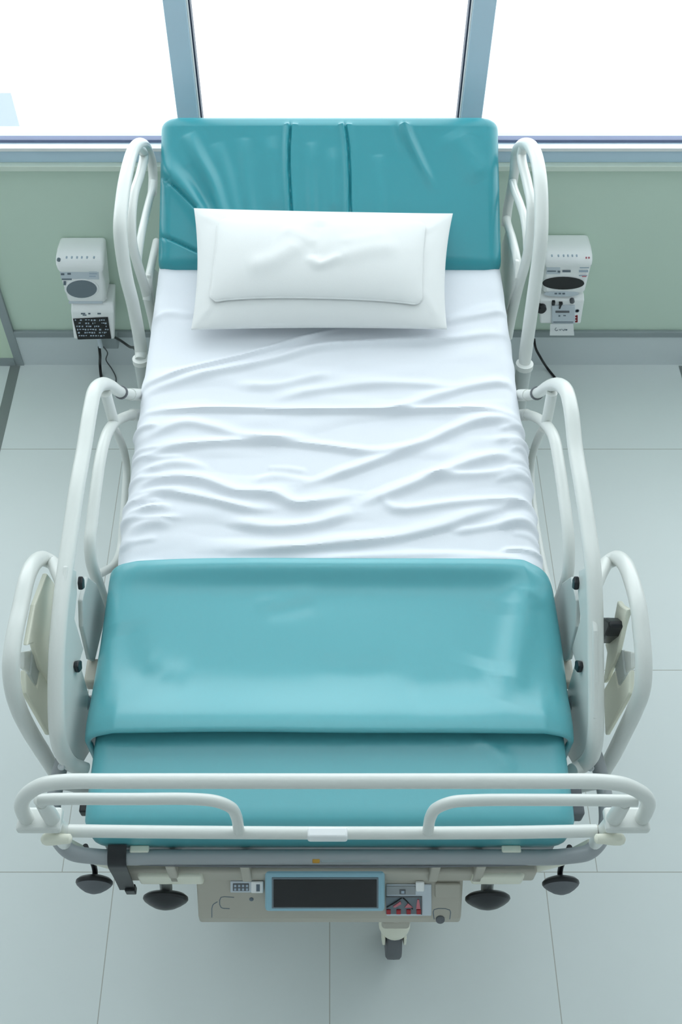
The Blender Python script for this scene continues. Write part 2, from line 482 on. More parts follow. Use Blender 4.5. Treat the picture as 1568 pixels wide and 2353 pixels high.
# --------------------------------------------------------------------- sheet
def S_(u, v):
    return at_z(u, v, ZM)[:2]
sheet_w = []
def W(pts, A, w=.014, asym=0.0, tp=True):
    sheet_w.append((zmap(pts, 270, 700, .6378, S_), A*1.3, w*.95, asym, tp))
W([(60, 310), (95, 297), (300, 230), (560, 160), (760, 100), (860, 75)], .009, .011, .45)
W([(85, 345), (120, 318), (300, 265), (560, 205), (720, 160), (900, 145), (1200, 130), (1350, 112), (1425, 120)], .010, .014, .3)
W([(430, 292), (550, 298), (680, 275), (770, 255)], .006, .013)
W([(560, 345), (760, 312), (1000, 292), (1250, 300)], .007, .014, .3)
W([(960, 405), (1150, 335), (1300, 297), (1400, 290), (1450, 320)], .009, .015, .3)
W([(70, 420), (110, 395), (400, 388), (800, 392), (1150, 388), (1350, 385), (1460, 420)], .010, .010, .4)
W([(70, 500), (160, 460), (250, 435), (430, 475), (560, 490), (710, 480)], .007, .014, .3)
W([(55, 600), (120, 545), (200, 520), (400, 503), (560, 498), (740, 515), (900, 535), (1040, 530)], .010, .014, .35)
W([(660, 655), (820, 610), (960, 560), (1120, 500), (1280, 432), (1400, 420), (1470, 450)], .012, .016, .35)
W([(40, 660), (110, 605), (200, 575), (330, 590)], .007, .013)
W([(35, 720), (90, 660), (170, 632), (300, 638), (420, 682), (560, 690), (640, 725), (760, 712), (850, 690)], .012, .015, .35)
W([(30, 770), (80, 710), (160, 685), (320, 708), (480, 745), (570, 740)], .010, .013, .3)
W([(25, 820), (65, 770), (120, 742), (200, 735)], .007, .012)
W([(870, 725), (1050, 662), (1220, 592), (1380, 552), (1480, 570)], .011, .016, .3)
W([(940, 690), (1000, 742), (1200, 722), (1420, 710), (1510, 730)], .008, .012, .2)
W([(390, 790), (560, 812), (740, 792), (850, 755)], .010, .015, .3)
W([(400, 892), (700, 878), (960, 852), (1150, 812), (1300, 762), (1440, 718)], .011, .017, .4)
W([(1190, 825), (1350, 802), (1450, 782), (1520, 800)], .008, .013)
W([(15, 890), (50, 830), (100, 798), (200, 790)], .007, .013)
W([(5, 975), (80, 945), (250, 950), (530, 935)], .006, .013)
W([(650, 925), (1000, 910), (1250, 905), (1450, 920)], .006, .014)
W([(880, 990), (1100, 955), (1400, 930), (1540, 965)], .008, .014, .3)
W([(1090, 625), (1300, 618), (1440, 610), (1500, 640)], .008, .012)
W([(120, 60), (180, 35), (280, 45)], .005, .012)
W([(1150, 75), (1300, 45), (1410, 25)], .007, .014, .3)
W([(1180, 60), (1300, 20), (1400, 5)], .004, .014)
W([(520, 590), (620, 595), (700, 610)], .005, .012)
W([(480, 650), (560, 620), (700, 640)], .005, .013)
rg = random.Random(11)
for yy in (462, 498, 512, 548, 577, 600, 648, 745, 772, 818, 840, 895):
    l = rg.uniform(30, 130); dv = rg.uniform(5, 30)
    W([(1440-l, yy-dv*.4), (1452, yy-dv), (1505+yy*.05, yy+rg.uniform(5, 30))], rg.uniform(.003, .007), rg.uniform(.007, .012), .3)
for yy in (452, 530, 560, 610, 640, 690, 722, 760, 785, 862):
    l = rg.uniform(60, 190); dv = rg.uniform(10, 50)
    W([(50-yy*.06, yy+dv), (95-yy*.04, yy), (80+l, yy-dv*.5)], rg.uniform(.003, .006), rg.uniform(.007, .011), .3)

def sheet_disp(x, y):
    P = np.stack([x, y], -1); d = np.zeros(x.shape)
    for poly, A, w, asym, tp in sheet_w: d += seg_field(P, poly, A, w, asym, tp)
    vis = np.clip((2.06-y)/.25, .15, 1)
    d += .0020*noise2(x + .03*noise2(x, y, .2, .2, 10, 5), y, .13, .028, 24, 1)*vis
    d += .0014*noise2(x, y, .07, .016, 24, 2)*vis
    d *= np.clip((y-1.165)/.07, 0, 1)
    # pressed down under the pillow, where the cloth slackens in front of it
    e = ((x+.03)/.36)**2 + ((y-1.98)/.10)**2
    d -= .006*np.exp(-e)
    return d

def bed_cloth(ys, hw, r, drop, base, disp, ns):
    smax = (hw-r) + r*math.pi/2 + (drop-r)
    s = np.linspace(-smax, smax, ns)
    S2, Y2 = np.meshgrid(s, ys)
    X, DZ, NX, NZ = wrap(S2, hw, r, drop)
    d = disp(S2, Y2)
    side = np.clip((np.abs(S2)-(hw-r))/.06, 0, 1)
    d2 = d*(1-.25*side) + base(S2, Y2)
    d2 = np.maximum(d2, .0015)
    G = np.stack([X + NX*d2, Y2, ZM + DZ + NZ*d2], -1)
    return G
ys = np.linspace(1.02, 2.235, 300)
G = bed_cloth(ys, .4495, .03, .105, lambda s, y: .003 + 0*s, sheet_disp, 260)
sh = grid_mesh(G).build('bed_sheet', 'sheet', None, solid=.0018)
tag(sh, 'wrinkled white cotton sheet stretched over the middle of the mattress', 'sheet')

# ------------------------------------------------------------------ blanket
bl_w = []
def B(pts, A, w, asym=0.0, tp=True):
    bl_w.append((zmap(pts, 190, 1300, .7398, S_), A, w, asym, tp))
B([(530, 132), (620, 118), (720, 92)], .0022, .020)
B([(560, 155), (650, 142), (730, 120)], -.002, .022)
B([(1400, 30), (1365, 140), (1345, 250), (1325, 370), (1300, 440)], .015, .032, 0)
B([(1290, 120), (1270, 220), (1240, 330)], -.004, .05)
B([(125, 180), (160, 310), (230, 375)], -.005, .034)
B([(190, 300), (260, 335), (340, 350)], .003, .03)
B([(1000, 410), (1150, 395), (1250, 360)], -.0035, .045)
B([(700, 320), (850, 345), (1000, 320)], -.002, .03)
B([(1380, 90), (1450, 250), (1490, 430)], -.006, .02)
YB0, YB1 = .868, 1.247
def hem_y(s):
    # the lower hem sags a little in the middle
    u = s/.45
    return .004*np.cos(u*3.0) - .006*np.exp(-((u-.05)/.45)**2) + .004
def blanket_disp(s, y):
    P = np.stack([s, y], -1); d = np.zeros(s.shape)
    for poly, A, w, asym, tp in bl_w: d += seg_field(P, poly, A, w, asym, tp)
    t = y - YB0 - hem_y(s)*0
    rise = .030*np.exp(-((t-.014)/.068)**2)            # ridge above the hem
    d = d + rise*np.clip((.475-np.abs(s))/.07, .08, 1)
    t2 = YB1 - y
    d += .027*np.exp(-((t2-.010)/.034)**2)*np.clip(1-(np.abs(s-.03)/.46)**4*.6, 0, 1)*np.clip((.475-np.abs(s))/.07, .1, 1)
    d += .0012*noise2(s, y, .12, .09, 20, 9)
    return d
def blanket_grid():
    ys = np.linspace(YB0, YB1, 150)
    G = bed_cloth(ys, .455, .03, .125, lambda s, y: .010 + 0*s, blanket_disp, 220)
    ns = G.shape[1]; smax = .425+.03*math.pi/2+.095
    s = np.linspace(-smax, smax, ns)
    wgt = np.clip(1-(ys-YB0)/.12, 0, 1)[:, None]
    G[..., 1] += wgt*hem_y(s)[None, :] * 1.0
    # the right flank bulges past the mattress, the corner by the sheet is drawn round
    bul = np.clip((np.abs(s)-.40)/.10, 0, 1)*np.sign(s)
    G[..., 0] += bul[None, :]*(.004 + (s > 0)*.008)[None, :]*np.sin(np.pi*np.clip((ys-YB0)/(YB1-YB0), 0, 1))[:, None]
    # sides slip back at the top corners
    cor = np.clip((np.abs(s)-.39)/.13, 0, 1)**2
    wt = np.clip((ys-YB1+.16)/.16, 0, 1)[:, None]
    G[..., 1] -= wt*cor[None, :]*np.where(s > 0, .13, .02)[None, :]
    # rolled hems at both ends: turn the edge down and under
    def roll(row, nxt, drop, n=7, r=.008):
        o = []
        for a in np.linspace(0, math.pi*.95, n)[1:]:
            q = row.copy()
            sgn = np.sign(row[:, 1].mean()-nxt[:, 1].mean())
            nrm = np.zeros_like(row); X, DZ, NX, NZ = wrap(s, .455, .03, .125)
            nrm[:, 0] = NX; nrm[:, 2] = NZ
            q[:, 1] += sgn*r*math.sin(a)
            q -= nrm*(r*(1-math.cos(a)))*drop
            o.append(q)
        return o
    lo = roll(G[0], G[1], .85)[::-1]; hi = roll(G[-1], G[-2], .85)
    return np.concatenate([np.array(lo), G, np.array(hi)], 0)
bk = grid_mesh(blanket_grid()).build('blanket', 'teal_cover', None, solid=.0015)
tag(bk, 'teal blanket folded across the foot end over the mattress', 'blanket')

# ------------------------------------------------------------------- pillows
zb = .892; yt = 2.262
C00, C10 = at_z(440, 757, zb), at_z(1027, 756, zb)
C01, C11 = at_y(446, 480, yt), at_y(1041, 492, yt)
pn = np.cross(C10-C00, C01-C00); pn /= np.linalg.norm(pn)
if pn[2] < 0: pn = -pn
def pil_plane(a, b):
    """a, b in 0..1 -> seam plane, sides slightly drawn in between the corners"""
    A = a[..., None]; Bq = b[..., None]
    p = (1-A)*(1-Bq)*C00 + A*(1-Bq)*C10 + (1-A)*Bq*C01 + A*Bq*C11
    u = 2*a-1; v = 2*b-1
    p = p - np.outer((u*.012*(1-v**2)).ravel(), (C10-C00)/np.linalg.norm(C10-C00)).reshape(p.shape)
    p = p - np.outer((v*.006*(1-u**2)).ravel(), (C01-C00)/np.linalg.norm(C01-C00)).reshape(p.shape)
    return p
def pil_wr(a, b):
    P = np.stack([a*.62, b*.33], -1); d = 0
    for poly, A, w in (([(.305, .30), (.30, .20), (.30, .11)], -.007, .022), ([(.285, .14), (.31, .10), (.38, .135)], .007, .016),
                       ([(.10, .09), (.18, .12), (.26, .19)], .007, .035), ([(.36, .12), (.44, .16), (.55, .19)], .006, .035),
                       ([(.36, .19), (.43, .21), (.52, .24)], .003, .025), ([(.2, .26), (.26, .21), (.30, .18)], .004, .028)):
        d = d + .95*seg_field(P, poly, A, w)
    return d
def edge_wr(a, b):
    P = np.stack([a*.62, b*.33], -1); d = 0
    for poly, A, w in (([(.0, .0), (.05, .05)], .006, .01), ([(.03, .0), (.06, .06)], -.004, .01),
                       ([(.61, .32), (.56, .25)], .006, .01), ([(.60, .30), (.57, .17)], .004, .012), ([(.01, .31), (.06, .27)], .006, .01),
                       ([(.6, .02), (.56, .09)], .005, .01), ([(.59, .0), (.59, .2)], .003, .012)):
        d = d + seg_field(P, poly, A, w)
    return d
def bulge(u, v, p=2.6, q=.62):
    return np.clip((1-np.abs(u)**p), 0, 1)**q * np.clip((1-np.abs(v)**2.2), 0, 1)**q
def big_top(a, b):
    return .062*bulge(2*a-1, 2*b-1) + .4*edge_wr(a, b)*np.clip(4*bulge(2*a-1, 2*b-1), 0, 1)
def closed_pillow(topf, botf, plane, na=120, nb=80):
    t = (1-np.cos(np.linspace(0, math.pi, na)))/2; t2 = (1-np.cos(np.linspace(0, math.pi, nb)))/2
    a, b = np.meshgrid(t, t2)
    base = plane(a, b)
    top = base + topf(a, b)[..., None]*pn
    bot = base - botf(a, b)[..., None]*pn
    mb = MB(); n = nb*na
    vs = np.vstack([top.reshape(-1, 3), bot.reshape(-1, 3)])
    fs = []
    for i in range(nb-1):
        for j in range(na-1):
            q = (i*na+j, i*na+j+1, (i+1)*na+j+1, (i+1)*na+j)
            fs.append(q); fs.append(tuple(n+k for k in q[::-1]))
    bd = [j for j in range(na)] + [i*na+na-1 for i in range(1, nb)] + [(nb-1)*na+j for j in range(na-2, -1, -1)] + [i*na for i in range(nb-2, 0, -1)]
    for k in range(len(bd)):
        i0, i1 = bd[k], bd[(k+1) % len(bd)]
        fs.append((i0, n+i0, n+i1, i1))
    mb.add(vs, fs); return mb
pw = closed_pillow(lambda a, b: .003 + big_top(a, b), lambda a, b: .003 + .034*bulge(2*a-1, 2*b-1), pil_plane).build('pillow', 'pillow')
tag(pw, 'large white pillow lying against the teal head section', 'pillow')

# smaller pillow lying on it
SA0, SA1, SB0, SB1 = .078, .905, .165, .845
def small_ab(a, b):
    A = SA0 + (SA1-SA0)*a + .028*(b-.5)*(1-a)
    u = 2*a-1; v = 2*b-1
    k = np.clip((np.abs(u)-.93)/.07, 0, 1); k2 = np.clip((np.abs(v)-.86)/.14, 0, 1)
    A = A - np.sign(u)*.010*k2**2*k
    Bq = SB0 + (SB1-SB0)*b - .03*a*(1-b)**2 - np.sign(v)*.02*k**2*k2
    return A, Bq
def small_plane(a, b):
    A, Bq = small_ab(a, b)
    return pil_plane(A, Bq) + (.003+big_top(A, Bq)+.004)[..., None]*pn
sp_ = empty('small_pillow', at_z(735, 690, .93), 'small flat white pillow with piped edge resting on top of the large pillow', 'pillow')
closed_pillow(lambda a, b: .004 + .014*bulge(2*a-1, 2*b-1, 6, .5) + pil_wr(a, b)*np.clip(3*bulge(2*a-1, 2*b-1), 0, 1),
              lambda a, b: 0*a + .002, small_plane, 140, 90).build('cushion', 'pillow', sp_)
ed = [(0, t) for t in np.linspace(1, .04, 14)] + [(.012, .012)] + [(t, 0) for t in np.linspace(.03, 1, 26)]
pp = small_plane(np.array([e[0] for e in ed]), np.array([e[1] for e in ed])) + .002*pn
MB().tube(pp, .0026, n=8, sub=3).build('piping', 'pillow', sp_)

# ------------------------------------------------------------- hospital bed
bed = empty('hospital_bed', (0, 1.5, 0), 'white hospital bed with tubular side rails standing before the window', 'bed')
RX = .50
def px3(pts, sx, dx=RX):
    out = []
    for p in pts:
        x = (p[2] if len(p) > 2 else dx)*sx
        out.append(at_x(p[0], p[1], x))
    return out
def mirror(pts, c=756.5):
    return [(2*c-p[0],) + tuple(p[1:]) for p in pts]
def panel(pts, sx, x, t, name, m, parent):
    P = [at_x(p[0], p[1], x*sx) for p in pts]
    return MB().slab(P, (sx, 0, 0), -t/2, t/2).build(name, m, parent, smooth=False, bevel=t*.3, seg=2)

# foot-half side rails
L_main = [(327, 907, .458), (300, 906, .470), (279, 902, .486), (255, 887, .497), (235, 883), (217, 900), (207, 945), (193, 1031), (177, 1120), (163, 1215), (151, 1300), (139, 1400), (131, 1500), (129, 1600), (132, 1680), (144, 1730), (166, 1757, .49), (198, 1768, .468)]
R_main = [(1195, 908, .458), (1213, 908, .470), (1234, 904, .486), (1262, 887, .497), (1285, 884), (1303, 901), (1313, 942), (1323, 1031), (1338, 1121), (1352, 1215), (1363, 1300), (1368, 1401), (1369, 1500), (1370, 1600), (1369, 1690), (1360, 1735), (1338, 1760, .49), (1316, 1770, .468)]
L_mid = [(330, 954, .458), (303, 953, .475), (280, 961, .493), (260, 975), (243, 1005), (231, 1053), (221, 1120), (212, 1197), (207, 1248), (210, 1290), (220, 1324), (229, 1352), (238, 1385), (242, 1412)]
R_mid = [(1190, 955, .458), (1212, 953, .475), (1238, 962, .493), (1259, 980), (1275, 1010), (1284, 1057), (1296, 1140), (1306, 1223), (1308, 1274), (1306, 1315), (1297, 1350), (1287, 1378), (1278, 1402)]
L_low = [(261, 980), (272, 1003), (286, 1040), (291, 1075), (289, 1125), (283, 1197), (277, 1262), (264, 1295), (240, 1313), (224, 1320)]
R_low = [(1249, 985), (1238, 1005), (1226, 1040), (1220, 1082), (1224, 1146), (1235, 1223), (1246, 1286), (1256, 1330), (1266, 1365), (1278, 1392)]
for sx, mn, md, lw, side in ((-1, L_main, L_mid, L_low, 'left'), (1, R_main, R_mid, R_low, 'right')):
    rl = MB().tube(px3(mn, sx), [.0125, .0125, .0125, .014] + [.0155]*12 + [.0145, .013], n=18).build('side_rail', 'rail', bed)
    MB().tube(px3(md, sx), [.012]*3+[.0128]*9+[.011], n=16).build('middle_tube', 'rail', rl)
    MB().tube(px3(lw, sx), .0095, n=12).build('lower_tube', 'rail', rl)
    st = [(243, 903), (262, 972)] if sx < 0 else [(1269, 903), (1256, 972)]
    MB().tube(px3(st, sx), .0125, n=14, sub=4).build('strut', 'rail', rl)
    # collars where the tubes enter the bracket
    for pts in (mn, md):
        q = px3(pts[:3], sx)
        MB().tube([q[0], q[1]], .0145, n=14, sub=3).build('collar', 'rail', rl)
    q = px3([mn[2]], sx)[0]; q2 = px3([mn[3]], sx)[0]; dd = (q2-q)/np.linalg.norm(q2-q)
    MB().tube([q-dd*.002, q+dd*.003], .0162, n=16, sub=2).build('joint_ring', 'dkgrey', rl)
    # side panels
    pl = [(150, 1300), (170, 1310), (172, 1365), (166, 1421), (187, 1491), (178, 1520), (212, 1640), (203, 1725), (185, 1755), (150, 1728), (136, 1650), (136, 1450)]
    p2 = [(197, 1325), (217, 1340), (243, 1410), (233, 1437), (213, 1520), (203, 1515), (186, 1440), (184, 1380)]
    if sx > 0: pl, p2 = mirror(pl, 753), mirror(p2, 757)
    pa = panel(pl, sx, RX-.004, .010, 'side_panel', 'rail', rl)
    pb = panel(p2, sx, RX-.008, .010, 'hinge_panel', 'railgrey', rl)
    for pts in ([(176, 1519), (183, 1517), (184, 1538), (178, 1546), (174, 1532)], [(185, 1323), (189, 1330), (190, 1352), (185, 1356), (183, 1340)]):
        if sx > 0: pts = mirror(pts, 755)
        panel(pts, sx, RX-.014, .010, 'slot', 'black', rl)
    u, v = (141, 1762) if sx < 0 else (1358, 1765)
    c = at_x(u, v, sx*(RX+.004))
    MB().lathe(c, (0, -.35, .94), [(-.004, .0065), (.002, .0065), (.0035, .005), (.002, .003)], 16).build('bolt', 'chrome', rl)
    # transverse carrier
    c = at_x(757+sx*537, 1546, sx*.485)
    mb = MB().box((min(sx*.40, sx*.505), c[1]-.028, c[2]-.024), (max(sx*.40, sx*.505), c[1]+.028, c[2]+.012))
    mb.build('carrier', 'beige', rl, bevel=.006)
    MB().tube([V(sx*.42, c[1]-.05, c[2]-.03), V(sx*.50, c[1]-.05, c[2]-.03)], .012, n=12, sub=2).build('pivot', 'frame', rl)

# outer guards at the foot half
L_gd = [(146, 1348, .503), (131, 1312, .53), (119, 1292, .55), (100, 1284, .565), (82, 1291, .57), (63, 1325, .57), (46, 1400, .57), (33, 1460, .57), (25, 1525, .57), (29, 1580, .57), (43, 1628, .57), (68, 1679, .57), (98, 1728, .57), (122, 1768, .56), (140, 1800, .545)]
R_gd = [(1368, 1348, .503), (1384, 1312, .53), (1397, 1292, .55), (1416, 1283, .565), (1434, 1293, .57), (1450, 1327, .57), (1467, 1390, .57), (1475, 1455, .57), (1480, 1525, .57), (1477, 1580, .57), (1460, 1630, .57), (1436, 1681, .57), (1411, 1732, .57), (1390, 1770, .56), (1375, 1800, .545)]
for sx, gd in ((-1, L_gd), (1, R_gd)):
    g = MB().tube(px3(gd, sx), [.013, .0135, .014] + [.0155]*10 + [.014, .013], n=18).build('outer_guard', 'rail', bed)
    q = px3([gd[-1]], sx)[0]
    MB().tube([q, V(sx*.50, q[1]+.06, .50), V(sx*.40, q[1]+.12, .50)], .013, n=12).build('guard_arm', 'railgrey', g)
    a = [(103, 1317), (125, 1346), (116, 1437), (113, 1580), (88, 1534), (72, 1478), (58, 1483), (75, 1390)]
    b = [(52, 1539), (66, 1562), (80, 1582), (88, 1540), (113, 1585), (109, 1690), (54, 1593)]
    c = [(51, 1498), (72, 1494), (75, 1530), (64, 1547), (50, 1536)]
    d = [(72, 1492), (88, 1530), (86, 1580), (75, 1572), (66, 1550)]
    if sx > 0:
        a, b, c, d = [mirror(k, 753) for k in (a, b, c, d)]
        a = [(1449, 1400), (1437, 1440), (1424, 1500), (1400, 1560), (1392, 1570), (1401, 1500), (1396, 1480), (1412, 1450), (1425, 1380), (1432, 1390)]
    panel(a, sx, .555, .010, 'inner_panel', 'cream', g)
    panel(b, sx, .560, .010, 'lower_panel', 'cream', g)
    panel(c, sx, .566, .008, 'clip', 'rail', g)
    panel(d, sx, .562, .008, 'link', 'railgrey', g)
    if sx > 0:
        k = [(1385, 1419), (1408, 1420), (1418, 1428), (1419, 1440), (1410, 1462), (1390, 1478), (1384, 1476)]
        panel(k, sx, .540, .030, 'release_handle', 'black', g)

# head-half side rails
LH1 = [(323, 826), (324, 806), (307, 705), (290, 635), (278, 556), (276, 517), (282, 451), (291, 398), (304, 350), (317, 332), (331, 334), (343, 352), (350, 378), (352, 411), (350, 445)]
LH2 = [(317, 336), (331, 356), (323, 398), (307, 451), (302, 503), (304, 556), (317, 609), (333, 662), (349, 727), (356, 760)]
LH3 = [(352, 418, .5), (349, 440), (341, 470), (333, 503), (324, 545), (317, 600, .496), (318, 615, .497)]
LH4 = [(360, 555), (350, 600), (342, 640), (339, 672, .494), (337, 690, .497)]
LHP = [(341, 632), (352, 618), (365, 630), (365, 730), (352, 700)]
RH1 = [(1206, 840), (1208, 815), (1218, 741), (1233, 635), (1243, 556), (1245, 503), (1243, 424), (1234, 365), (1222, 338), (1209, 331), (1198, 335), (1188, 352), (1182, 398), (1177, 430), (1168, 475), (1163, 517)]
RH2 = [(1203, 334), (1199, 358), (1213, 424), (1222, 477), (1219, 543), (1210, 596), (1192, 662), (1177, 727), (1168, 775)]
RH3 = [(1178, 412, .5), (1183, 436), (1196, 470), (1205, 500), (1211, 545), (1212, 585, .496), (1209, 602, .497)]
RH4 = [(1164, 500, .5), (1169, 522), (1178, 550), (1189, 600), (1194, 645, .495), (1189, 670, .497)]
RHP = [(1158, 560), (1169, 525), (1190, 600), (1190, 640), (1165, 725), (1155, 700)]
for sx, h1, h2, h3, h4, hp in ((-1, LH1, LH2, LH3, LH4, LHP), (1, RH1, RH2, RH3, RH4, RHP)):
    r1 = [.0145]+[.0165]*(len(h1)-8)+[.0155]*3+[.013]*4
    rl = MB().tube(px3(h1, sx), r1, n=18).build('head_rail', 'rail', bed)
    MB().tube(px3(h2, sx, .497), [.011]+[.0125]*8, n=14).build('middle_tube', 'rail', rl)
    MB().tube(px3(h3, sx, .492), .0105, n=12).build('brace', 'rail', rl)
    MB().tube(px3(h4, sx, .488), .011, n=12).build('brace', 'rail', rl)
    panel(hp, sx, .486, .012, 'flange', 'rail', rl)
    sl = [(324, 826), (331, 868), (340, 930)] if sx < 0 else [(1206, 838), (1198, 885), (1189, 960)]
    MB().tube(px3(sl, sx, .499), .020, n=18).build('sleeve', 'railgrey', rl)
    q = px3([sl[0]], sx, .499)[0]; q2 = px3([sl[1]], sx, .499)[0]; dd = (q2-q)/np.linalg.norm(q2-q)
    MB().tube([q-dd*.004, q+dd*.010], .0225, n=18, sub=3).build('collar', 'rail', rl)
    u, v = (347, 742) if sx < 0 else (1174, 740)
    c = at_x(u, v, sx*.513)
    MB().lathe(c - V(sx*.01, 0, 0), (sx*.6, -.3, .74), [(0, .009), (.006, .009), (.008, .006)], 16).build('bolt', 'chrome', rl)
    q = px3([sl[2]], sx, .499)[0]
    MB().tube([q, V(sx*.47, q[1], q[2]-.04), V(sx*.40, q[1], .68)], .016, n=12).build('rail_arm', 'railgrey', rl)

# footboard of tubes
FY = .64
def fb(pts):
    return [at_y(u, v, FY) for u, v in pts]
top = [(64, 1884), (53, 1866), (50, 1845), (64, 1823), (100, 1803), (150, 1796), (260, 1795), (757, 1795), (1260, 1795), (1380, 1796), (1430, 1802), (1475, 1822), (1490, 1842), (1486, 1862), (1472, 1886)]
fbd = MB().tube(fb(top), .0118, n=18, sub=8).build('footboard', 'rail', bed)
lab(fbd, 'white tube footboard across the foot end')
MB().tube(fb([(90, 1838), (130, 1836), (300, 1836), (440, 1836), (495, 1841), (530, 1855), (543, 1875), (549, 1907)]), .0095, n=16, sub=8).build('hand_grip', 'rail', fbd)
MB().tube(fb([(1464, 1840), (1400, 1839), (1250, 1838), (1090, 1839), (1040, 1843), (1004, 1857), (990, 1877), (984, 1909)]), .0095, n=16, sub=8).build('hand_grip', 'rail', fbd)
MB().tube(fb([(158, 1909), (400, 1912), (757, 1914), (1150, 1913), (1372, 1909)]), .0108, n=16, sub=6).build('lower_bar', 'rail', fbd)
q = at_y(753, 1911, FY)
MB().box((q[0]-.0335, FY-.014, q[2]-.012), (q[0]+.0335, FY+.004, q[2]+.013)).build('label_clip', 'paper', fbd, bevel=.004)
for sx in (-1, 1):
    uu = lambda u: u if sx < 0 else 2*766-u
    # clamp shelf, post down to the frame, foot cap
    c = at_y(uu(92), 1885, FY)
    MB().box((c[0]-.036, FY-.020, c[2]-.009), (c[0]+.036, FY+.020, c[2]+.009)).build('clamp', 'rail', fbd, bevel=.005)
    P = fb([(uu(96), 1846), (uu(112), 1868), (uu(128), 1892), (uu(146), 1912)])
    P.append(V(sx*.478, FY+.03, .83)); P.append(V(sx*.500, FY+.055, .77))
    MB().tube(P, [.010, .013, .013, .012, .011, .010], n=14).build('corner_post', 'rail', fbd)
    MB().tube(fb([(uu(88), 1838), (uu(98), 1846), (uu(104), 1858)]), .0085, n=12).build('elbow', 'rail', fbd)
    c = at_y(uu(132), 1928, FY-.02)
    MB().lathe(c + V(sx*.027, 0, 0), (-sx, 0, .02), [(0, .003), (.003, .008), (.009, .0105), (.022, .0105), (.036, .0085), (.048, .008), (.051, .004)], 18).build('foot_cap', 'cream', fbd)
    c = at_y(uu(157), 1913, FY)
    MB().tube([c-V(.004, 0, 0), c+V(.004, 0, 0)], .0122, n=14, sub=2).build('joint_ring', 'beige', fbd)
MB().box((.434, .735, .76), (.476, .79, .80)).build('latch_block', 'dkgrey', bed, bevel=.005)
MB().box((-.468, .74, .775), (-.452, .77, .80)).build('latch_block', 'black', bed, bevel=.003)

# bed frame: bumper rail round the foot, side members, deck
bz = .748
bp = [V(-.50, 1.0, bz), V(-.528, 0.852, bz), V(-.530, 0.767, bz), V(-.520, 0.721, bz), V(-.488, 0.684, bz), V(-.44, 0.674, bz), V(-.3, 0.672, bz), V(0, 0.672, bz), V(.3, 0.672, bz), V(.44, 0.674, bz), V(.488, 0.684, bz), V(.520, 0.721, bz), V(.530, 0.767, bz), V(.528, 0.852, bz), V(.50, 1.0, bz)]
bu = MB().tube(bp, .0145, n=18, sub=8).build('bumper_rail', 'frame', bed)
MB().tube([V(-.46, .6655, bz-.001), V(-.30, .6575, bz-.001), V(.32, .6575, bz-.001), V(.46, .6655, bz-.001)], .0022, n=8, sub=4).build('groove_strip', 'dkgrey', bu)
MB().box((-.032, .6590, bz+.004), (-.0185, .6650, bz+.0125)).build('yellow_sticker', 'yellow', bu, bevel=.001)
MB().box((-.016, .6595, bz+.005), (.075, .6650, bz+.0115)).build('grey_sticker', 'trim', bu, bevel=.001)
for xx in (-.354, .338):
    MB().box((xx-.018, .676, bz+.008), (xx+.018, .690, bz+.016)).build('mattress_stop', 'cream', bed, bevel=.003)
dk = MB()
dk.box((-.43, .70, .66), (.43, 2.20, .722))
dk.build('deck', 'frame', bed, bevel=.01)
for sx in (-1, 1):
    MB().box((min(sx*.40, sx*.455), .98, .655), (max(sx*.40, sx*.455), 2.20, .705)).build('side_member', 'beige', bed, bevel=.008)
# head lift support beneath the raised section
MB().slab([V(-.40, 2.10, .66), V(-.40, 2.20, .66), V(-.40, 2.595, .945), V(-.40, 2.575, .955), V(-.40, 2.23, .772), V(-.40, 2.21, .722)], (1, 0, 0), 0, .80).build('head_deck', 'frame', bed, smooth=False)
# rail between head rails behind the head section
hb = at_y(300, 376, 2.60)
# strap over the bumper
sm = MB(); xs_ = -.394
prof = [(.688, .770), (.671, .7665), (.657, .754), (.655, .737), (.655, .70), (.654, .66), (.652, .622)]
Ps = spline([V(xs_, y, z) for y, z in prof], 4)
k_ = len(Ps); T_ = np.gradient(Ps, axis=0); vs = []
for i in range(k_):
    n = np.cross(V(1, 0, 0), T_[i]); n = n/np.linalg.norm(n)*.0016
    w0 = .0172 - .005*max(0, i/k_-.5)
    vs += [Ps[i]+V(-w0, 0, 0)+n, Ps[i]+V(w0, 0, 0)+n, Ps[i]+V(w0, 0, 0)-n, Ps[i]+V(-w0, 0, 0)-n]
sm.add(vs, [(i*4+j, i*4+(j+1) % 4, i*4+4+(j+1) % 4, i*4+4+j) for i in range(k_-1) for j in range(4)] + [(0, 1, 2, 3), (4*k_-1, 4*k_-2, 4*k_-3, 4*k_-4)])
so = sm.build('strap', 'black', bed)
MB().box((xs_-.004, .646, .606), (xs_+.016, .660, .630)).build('buckle', 'black', so, bevel=.002)

# beam under the bumper
bm_ = MB().box((-.42, .668, .618), (.40, .704, .672)).build('foot_beam', 'beige', bed, bevel=.007)
for xx in (-.30, -.16, .20, .285):
    MB().box((xx-.009, .660, .640), (xx+.009, .694, .728)).build('bracket', 'beige', bm_, bevel=.003)
for xa, xb in ((-.37, -.245), (.275, .375)):
    MB().box((xa, .660, .622), (xb, .695, .668)).build('sleeve', 'cream', bm_, bevel=.006)
MB().slab([V(.375, .66, .63), V(.375, .69, .668), V(.47, .70, .70), V(.47, .69, .68), V(.40, .66, .64)], (0, 0, 1), -.004, .004)
for sx in (-1, 1):
    MB().tube([V(sx*.39, .685, .65), V(sx*.45, .69, .69), V(sx*.495, .70, .735)], .012, n=12).build('corner_brace', 'cream', bm_)

